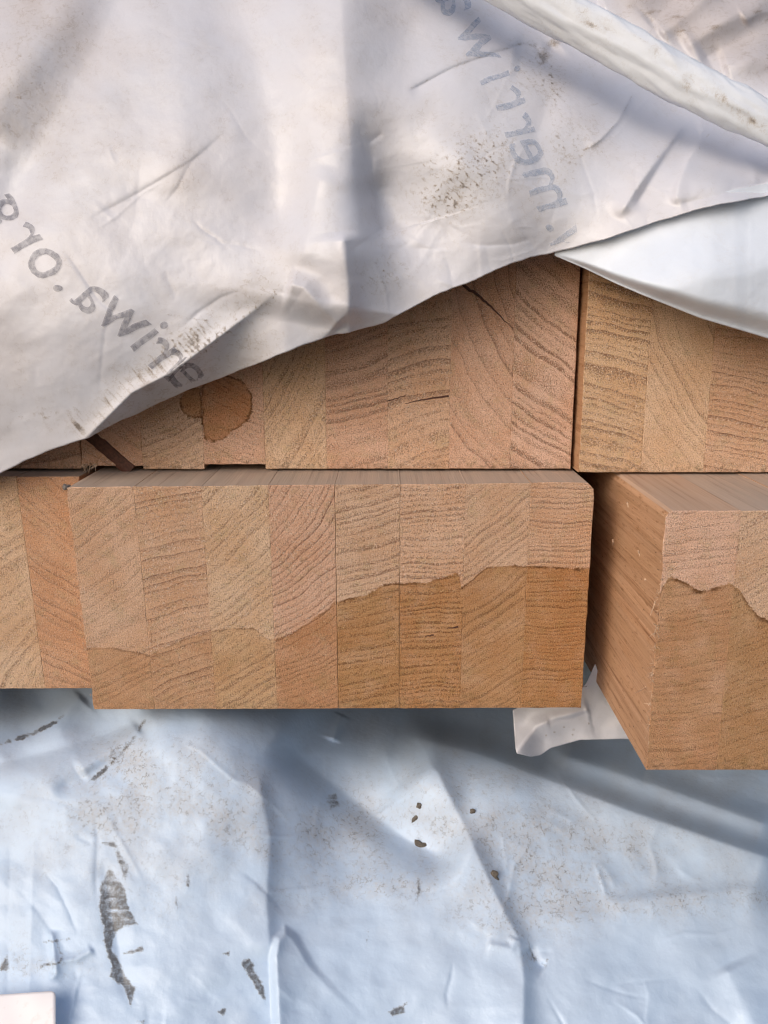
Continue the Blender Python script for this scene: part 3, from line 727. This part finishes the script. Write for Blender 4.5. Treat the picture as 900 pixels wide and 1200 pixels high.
# ---- clean flap on the right
FE = np.array([(600, 262), (645, 297), (685, 314), (720, 331), (750, 344), (820, 372), (900, 396), (960, 414), (1160, 470)], float)
fx = axis(650, 908, 650, 1150, 1.7, 14.0); fv = np.linspace(0, 1, 110)
top = np.interp(fx, EDGE[:, 0], EDGE[:, 1]) - 14; bot = np.interp(fx, FE[:, 0], FE[:, 1]); bot[4:-4] = np.convolve(bot, k5, 'same')[4:-4]
PX = np.broadcast_to(fx, (len(fv), len(fx))).copy(); PY = top[None] + (bot - top)[None] * fv[:, None]
De = 1000 * up_depth(fx, np.interp(fx, EDGE[:, 0], EDGE[:, 1]) - 2)
kk = np.ones(61) / 61; De = np.convolve(np.pad(De, 30, mode='edge'), kk, 'valid')
Dl = np.minimum(De[None] + 3.6, 13) - 14 * sstep(0, 90, PY - np.interp(fx, EDGE[:, 0], EDGE[:, 1])[None]) * sstep(646, 760, PX) + 9 * sstep(.80, 1.0, fv)[:, None] ** 1.5 * sstep(640, 760, PX)
Dl = Dl + .6 * fbm(PX / 80, PY / 70, 3) + .12 * fbm(PX / 16, PY / 14, 2) + wild_creases(PX, PY, 8, (700, 240, 900, 380), .25, 4, 5)
x, y, z = P(PX, PY, Dl / 1000); rows = [np.stack([x, y, z], -1)]
for dy_, dY in ((.8, .001), (.3, .0026), (-3, .0055), (-12, .009)):
    xx, yy, zz = P(PX[-1], PY[-1] + dy_, np.minimum(Dl[-1] / 1000 + dY, .0175)); rows.append(np.stack([xx, yy, zz], -1)[None])
V = np.concatenate(rows)
nb = fbm(V[..., 0] * 60, V[..., 2] * 60, 3)
lo = np.array([float(V[..., 0].min()), 0, ZT + .06])
me = mesh_np('plastic_flap', V.reshape(-1, 3) - lo, gridfaces(V.shape[0], V.shape[1]), [M_FLAP])
color_attr(me, np.stack([0 * nb, np.clip(.06 + .2 * nb, 0, .4), 0 * nb], -1).reshape(-1, 3))
o = link('plastic_flap', me, None, lo); o['label'] = 'clean smooth white plastic flap over the upper right beam'; o['category'] = 'plastic sheet'

# ---- lower sheet
lo_tps = TPS([(-200, 800, 60), (0, 812, 85), (50, 826, 78), (95, 828, 56), (180, 850, 8), (250, 850, 8), (330, 850, 34), (420, 850, 85), (520, 850, 110), (600, 850, 112), (700, 880, 90), (800, 905, 75), (900, 930, 66), (1100, 960, 60),
              (0, 852, 42), (70, 855, 22), (0, 885, 6), (100, 895, -4), (200, 905, -12), (300, 905, -4), (400, 905, 26), (470, 885, 50), (520, 905, 34), (600, 925, 32), (700, 958, 30), (800, 990, 24), (900, 1022, 20), (1100, 1060, 15),
              (-200, 950, -5), (0, 960, -20), (150, 1000, -34), (300, 975, -24), (400, 975, 2), (450, 1010, -14), (520, 970, -2), (600, 990, -6), (700, 1015, -6), (800, 1045, -10), (900, 1075, -12),
              (-200, 1100, -50), (0, 1100, -56), (150, 1110, -62), (300, 1100, -55), (450, 1090, -44), (600, 1105, -42), (750, 1110, -38), (900, 1135, -36), (1100, 1150, -40),
              (-200, 1250, -85), (0, 1210, -84), (200, 1210, -86), (400, 1210, -78), (600, 1210, -74), (750, 1210, -68), (900, 1220, -62), (1100, 1250, -60), (0, 1330, -104), (450, 1330, -104), (900, 1330, -95), (-200, 1330, -104), (1100, 1330, -95)])
RIDGE = [(496, 888), (512, 905), (545, 972), (580, 1048), (608, 1102), (614, 1150), (612, 1230)]
TONGUE = [(322, 1230), (317, 1120), (322, 1098), (334, 1086), (348, 1096), (368, 1130), (400, 1165), (470, 1230)]
def lo_depth(px, py):
    D = lo_tps(px, py)
    D += fold(px, py, RIDGE, -5.5, 60, 12, 1.4, .05)
    D += fold(px, py, [(465, 860), (560, 884), (640, 914), (740, 952), (840, 986), (940, 1020)], -19, 50, 16, 1.6, .1)
    D += fold(px, py, [(640, 880), (720, 905), (800, 932), (920, 975)], -11, 26, 16, 1.6, .1)
    D += fold(px, py, [(320, 862), (420, 940), (480, 985), (545, 1018)], 15, 24, 60, 1.7, .15)
    D += fold(px, py, [(300, 900), (316, 980), (312, 1060), (318, 1130)], -3, 26, 10, 1.5, .12)
    D += fold(px, py, [(-20, 880), (30, 862), (75, 838), (98, 815)], -6, 14, 9, 1.4, .05)
    D += fold(px, py, [(-20, 900), (60, 880), (120, 862), (180, 840)], 4, 12, 14, 1.6, .1)
    D += fold(px, py, [(90, 905), (130, 880), (165, 850)], -3, 12, 10, 1.5, .1)
    D += fold(px, py, [(180, 840), (150, 880), (110, 905), (60, 930)], 2.5, 10, 14, 1.6, .15)
    D += fold(px, py, [(390, 868), (396, 850), (402, 838)], -4, 6, 8, 1.5, .05)
    D += fold(px, py, [(40, 965), (36, 1080), (33, 1200)], -.5, 4, 9, 1.3, .2) + fold(px, py, [(13, 975), (10, 1080), (8, 1200)], .3, 5, 5, 1.3, .2)
    t = inpoly(px, py, TONGUE)
    D += -5.5 * sstep(3, -8, t) * np.exp(-np.clip(px - 322, 0, 400) / 36)
    D += fold(px, py, [(605, 1098), (600, 1112), (570, 1106)], -1.5, 6, 8, 1.4, .1)
    D += fold(px, py, [(620, 1110), (632, 1130), (640, 1134)], 2.5, 8, 5, 1.4, .1)
    D += fold(px, py, [(60, 1090), (66, 1140), (58, 1150)], -1.6, 4, 6, 1.3, .1) + fold(px, py, [(58, 1128), (90, 1124), (110, 1112)], -1.4, 5, 5, 1.4, .1)
    D += fold(px, py, [(700, 1060), (800, 1050), (905, 1040)], -2.0, 30, 10, 1.6, .15)
    D += fold(px, py, [(120, 1000), (135, 1090), (150, 1180)], 1.2, 10, 10, 1.5, .15)
    D += fold(px, py, [(850, 1130), (880, 1190), (900, 1230)], -2.5, 16, 30, 1.6, .1)
    D += 2.4 * fbm(px / 110 + 9, py / 100, 3) + .12 * fbm(px / 18, py / 15 + 7, 3)
    D += -.45 * (ridged(px / 80 - py / 140, py / 70 + 3, 2) - .5) - .12 * (ridged(px / 36, py / 32 + 3, 2) - .5)
    D += wild_creases(px, py, 60, (0, 850, 900, 1200), .65, 2.8, 44)
    return D / 1000
Z375 = lambda pts: [(a / 3.75, 960 + b / 3.75) for a, b in pts]
SCUFFS = [Z375([(480, 208), (522, 268), (546, 300), (560, 380), (602, 462), (545, 472), (505, 500), (492, 570), (522, 620), (548, 690), (596, 742), (572, 822), (548, 745), (480, 690), (490, 640), (460, 560), (455, 480), (436, 400), (440, 290)]),
          Z375([(450, 104), (500, 94), (530, 150), (567, 212), (548, 272), (520, 200), (500, 128)]),
          [(283, 1128), (292, 1122), (301, 1141), (309, 1156), (311, 1172), (302, 1165), (296, 1150), (289, 1141)],
          [(262, 1117), (270, 1114), (268, 1120)], [(255, 1186), (266, 1180), (262, 1192)], Z375([(825, 240), (840, 262), (828, 302), (816, 296), (818, 262)]),
          Z375([(540, 590), (628, 562), (632, 572), (570, 596)]), [(380, 934), (394, 929), (398, 944), (388, 948)], [(455, 1186), (476, 1175), (474, 1187), (460, 1190)],
          Z375([(0, 640), (30, 600), (38, 650), (30, 672), (0, 660)]), Z375([(600, 890), (640, 880), (630, 896)])]
def lo_marks(px, py):
    R = np.zeros(px.shape); Gd = np.zeros(px.shape); B = np.zeros(px.shape)
    n = fbm(px / 9, py / 9, 3); nf = fbm(px / 4, py / 4, 2); nb = fbm(px / 45, py / 45, 3); stk = gnoise(px / 40, py / 3.0)
    for k, s in enumerate(SCUFFS):
        d = inpoly(px, py, s) + n * 3.0 + nf * 1.6; m = sstep(3.0, -3.0, d); R = np.maximum(R, m * np.clip(.84 + stk * .5 + n * .4 + .35 * sstep(-12, -2, d) * sstep(1010, 1080, py), .2, 1.3))
    for cx, cy, rx, ry, k in ((110, 960, 70, 30, .75), (135, 920, 40, 40, .55), (200, 915, 70, 45, .6), (255, 945, 60, 40, .55), (150, 890, 50, 16, .6), (385, 1000, 70, 40, .75), (470, 1030, 60, 22, .85), (420, 950, 60, 30, .4), (510, 930, 40, 50, .5), (590, 960, 60, 60, .55),
                              (640, 1010, 70, 50, .75), (640, 1070, 60, 30, .85), (720, 1000, 90, 40, .5), (860, 1055, 60, 20, .6), (760, 1060, 60, 16, .55), (300, 980, 60, 30, .3), (560, 1080, 40, 30, .4), (180, 1050, 50, 40, .3), (60, 1130, 50, 16, .5), (20, 1130, 16, 30, .5), (620, 1125, 10, 10, 1.0)):
        k2 = np.exp(-(((px - cx) / rx) ** 2 + ((py - cy) / ry) ** 2)); Gd += k * k2 * np.clip(.7 + 1.1 * nb + .8 * n, .1, 1.3)
        R += .6 * k * k2 * np.clip(.0 + nf * 1.4 + n * .8 + nb * .4, 0, 1)
    for pts, k in (([(0, 872), (30, 864), (60, 850), (74, 838)], 1.0), ([(20, 866), (40, 858), (66, 846)], 1.1), ([(110, 914), (130, 895), (152, 872), (170, 845)], .9), ([(108, 912), (124, 902)], 1.1), ([(70, 895), (95, 878), (112, 860)], .5), ([(618, 1102), (626, 1122), (640, 1132), (642, 1124)], .75),
                   ([(206, 1050), (208, 1066)], .7), ([(52, 1104), (82, 1100)], .7), ([(42, 1140), (52, 1131), (70, 1128), (74, 1118)], .9), ([(430, 1110), (432, 1090)], .5), ([(488, 1054), (492, 1044), (490, 1032)], .9), ([(520, 1006), (519, 1000)], .8), ([(66, 1104), (72, 1118), (76, 1130)], .6)):
        dd, _, _ = pline(px + n * 2.5, py + nf * 2, pts); R += k * np.exp(-(dd / 2.0) ** 2) * np.clip(.75 + n, .2, 1)
    Gd += np.clip(.08 + .3 * nb, 0, .35) * sstep(1130, 1020, py)
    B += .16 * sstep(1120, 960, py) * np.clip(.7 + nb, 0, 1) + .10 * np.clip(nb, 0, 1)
    return np.stack([R, np.clip(Gd, 0, 1), np.clip(B, 0, 1)], -1)
lx = axis(-8, 908, -220, 1120, 1.8, 14.0); ly = axis(795, 1206, 795, 1330, 1.8, 12.0)
PX, PY = np.meshgrid(lx, ly); D = lo_depth(PX, PY)
mk = lo_marks(PX, PY)
x, y, z = P(PX, PY, D)
cap = -.0012
z = np.minimum(z, cap - .0004 * np.arange(len(ly))[:, None] * 0)
rows = [np.stack([x, y, z], -1)]; mrows = [mk]
for k in range(8):                                                         # runs back under the beams
    t = rows[0][0].copy(); t[:, 1] += .05; t[:, 2] += (cap - t[:, 2]) * .35; rows.insert(0, t[None]); mrows.insert(0, mk[:1])
for k in range(5):
    t = rows[-1][-1].copy(); t[:, 1] -= .004; t[:, 2] -= .03; rows.append(t[None]); mrows.append(mk[-1:])
V = np.concatenate(rows); MK = np.concatenate(mrows); lo = np.array([0, 0, -.12])
me = mesh_np('plastic_sheet', V.reshape(-1, 3) - lo, gridfaces(V.shape[0], V.shape[1]), [M_SKYLIT]); color_attr(me, MK.reshape(-1, 3))
o = link('plastic_sheet', me, None, lo); o['label'] = 'mud-smeared white plastic sheet spread below the beams, blue skylight painted in'; o['category'] = 'plastic sheet'

# ---- white scrap of film hanging out between the two lower beams
ty = np.arange(779, 888, 1.6); tu = np.linspace(0, 1, 90)
lft = np.interp(ty, [779, 800, 806, 812, 835, 882, 888], [697, 688, 684, 640, 601, 604, 606]); rgt = np.interp(ty, [779, 806, 812, 888], [698, 705, 775, 775])
PX = lft[:, None] + (rgt - lft)[:, None] * tu[None]
botm = np.interp(PX[-1], [600, 606, 622, 634, 645, 680, 730, 780], [878, 883, 887, 885, 877, 867, 866, 868])
PY = np.broadcast_to(ty[:, None], PX.shape).copy(); PY = 779 + (PY - 779) * ((botm - 779) / (ty[-1] - 779))[None]
Dt = 34 + 3 * fbm(PX / 40, PY / 40, 2) + fold(PX, PY, [(603, 884), (628, 852), (650, 842), (690, 832)], -5, 14, 8, 1.4, .02) + fold(PX, PY, [(640, 846), (670, 842), (690, 834)], 2, 8, 5, 1.4, .1) - 10 * sstep(840, 885, PY) * sstep(640, 610, PX)
x, y, z = P(PX, PY, Dt / 1000)
V = np.stack([x, y, z], -1); lo = np.array([.09, .03, -.02])
me = mesh_np('plastic_scrap', V.reshape(-1, 3) - lo, gridfaces(*PX.shape), [M_FILM])
dots = np.zeros(PX.shape)
for cx, cy in ((671, 861), (672, 855), (650, 858), (661, 852), (690, 848), (640, 862)): dots += np.exp(-(((PX - cx) ** 2 + (PY - cy) ** 2) / 2.5))
color_attr(me, np.stack([dots, np.full(PX.shape, .12), np.full(PX.shape, .05)], -1).reshape(-1, 3))
sm = me; o = link('plastic_scrap', me, None, lo); o['label'] = 'small white plastic scrap poking out between the two lower beams'; o['category'] = 'plastic scrap'
md = o.modifiers.new('thickness', 'SOLIDIFY'); md.thickness = .0003

# ---- paper label lying on the lower sheet in the corner
lab = [(-30, 1168), (56, 1161), (62, 1163), (64.5, 1168), (65, 1240), (-30, 1240)]
n = 24; U, W = np.meshgrid(np.linspace(0, 1, n), np.linspace(0, 1, n))
PX = -30 + U * 95; PY = 1167.5 - 6.5 * U + W * 78
c = (1 - U) ** 2 + W ** 2; rad = 5.0
dxr = PX - (65 - rad); dyr = (1161.5 + rad) - PY; m = (dxr > 0) & (dyr > 0); rr = np.hypot(dxr, dyr); k = np.where(m & (rr > rad), rad / np.maximum(rr, 1e-6), 1)
PX = np.where(m, 65 - rad + dxr * k, PX); PY = np.where(m, 1161.5 + rad - dyr * k, PY)
Dm = lo_tps(PX, PY) / 1000 - .0065 + .0006 * gnoise(PX / 50, PY / 50)
x, y, z = P(PX, PY, Dm); V = np.stack([x, y, z], -1); lo = V.reshape(-1, 3).mean(0)
g = G('label_paper'); tc = g.n('TexCoord').outputs['Object']; nn = g.noise(tc, 240, 4, .6)
g.set(g.b.inputs['Base Color'], g.mix(g.rng(nn, .55, .75, 0, .5), (.80, .77, .785), (.66, .61, .60))); g.b.inputs['Roughness'].default_value = .5
me = mesh_np('paper_label', V.reshape(-1, 3) - lo, gridfaces(n, n), [g.m]); o = link('paper_label', me, None, lo)
o['label'] = 'blank pale pink paper label with rounded corner on the lower sheet'; o['category'] = 'label'
md = o.modifiers.new('thickness', 'SOLIDIFY'); md.thickness = .0004

# ---- crumbs of dried mud on the lower sheet
M_MUD = plain('dried_mud', (.17, .145, .12), .9, .1)
def mud(px_, py_, size, seed):
    bm = bmesh.new(); bmesh.ops.create_icosphere(bm, subdivisions=2, radius=1.0); r = np.random.default_rng(seed); ph = r.uniform(0, 6, 6)
    ang = r.uniform(0, 3.1)
    for v in bm.verts:
        a = math.atan2(v.co.z, v.co.x); k = 1 + .3 * math.sin(2 * a + ph[0]) + .22 * math.sin(3 * a + ph[1]) + .14 * math.sin(5 * a + ph[2])
        X, Z = v.co.x * k * size * .72, v.co.z * k * size; v.co = Vector((X * math.cos(ang) - Z * math.sin(ang), v.co.y * size * .35, X * math.sin(ang) + Z * math.cos(ang)))
    me = bpy.data.meshes.new('mud_crumb'); bm.to_mesh(me); bm.free(); me.materials.append(M_MUD)
    d = float(lo_depth(np.array([px_]), np.array([py_]))[0]); x, y, z = P(px_, py_, d)
    return link('mud_crumb', me, None, (float(x), float(y), float(z)))
for i, (a, b, s, lb) in enumerate([(492, 945, .0022, 'brown mud crumb, upper of the two close together left of the ridge'), (487, 959, .0022, 'brown mud crumb just below the upper one left of the ridge'), (494, 990, .0034, 'largest brown mud crumb left of the diagonal ridge'),
                                   (553, 952, .0022, 'mud crumb alone high on the right of the ridge'), (580, 1027, .0032, 'grey mud crumb lying in the hollow right of the ridge')]):
    o = mud(a, b, s, i + 3); o['label'] = lb; o['category'] = 'mud crumb'; o['group'] = 'crumbs of dried mud on the lower sheet'
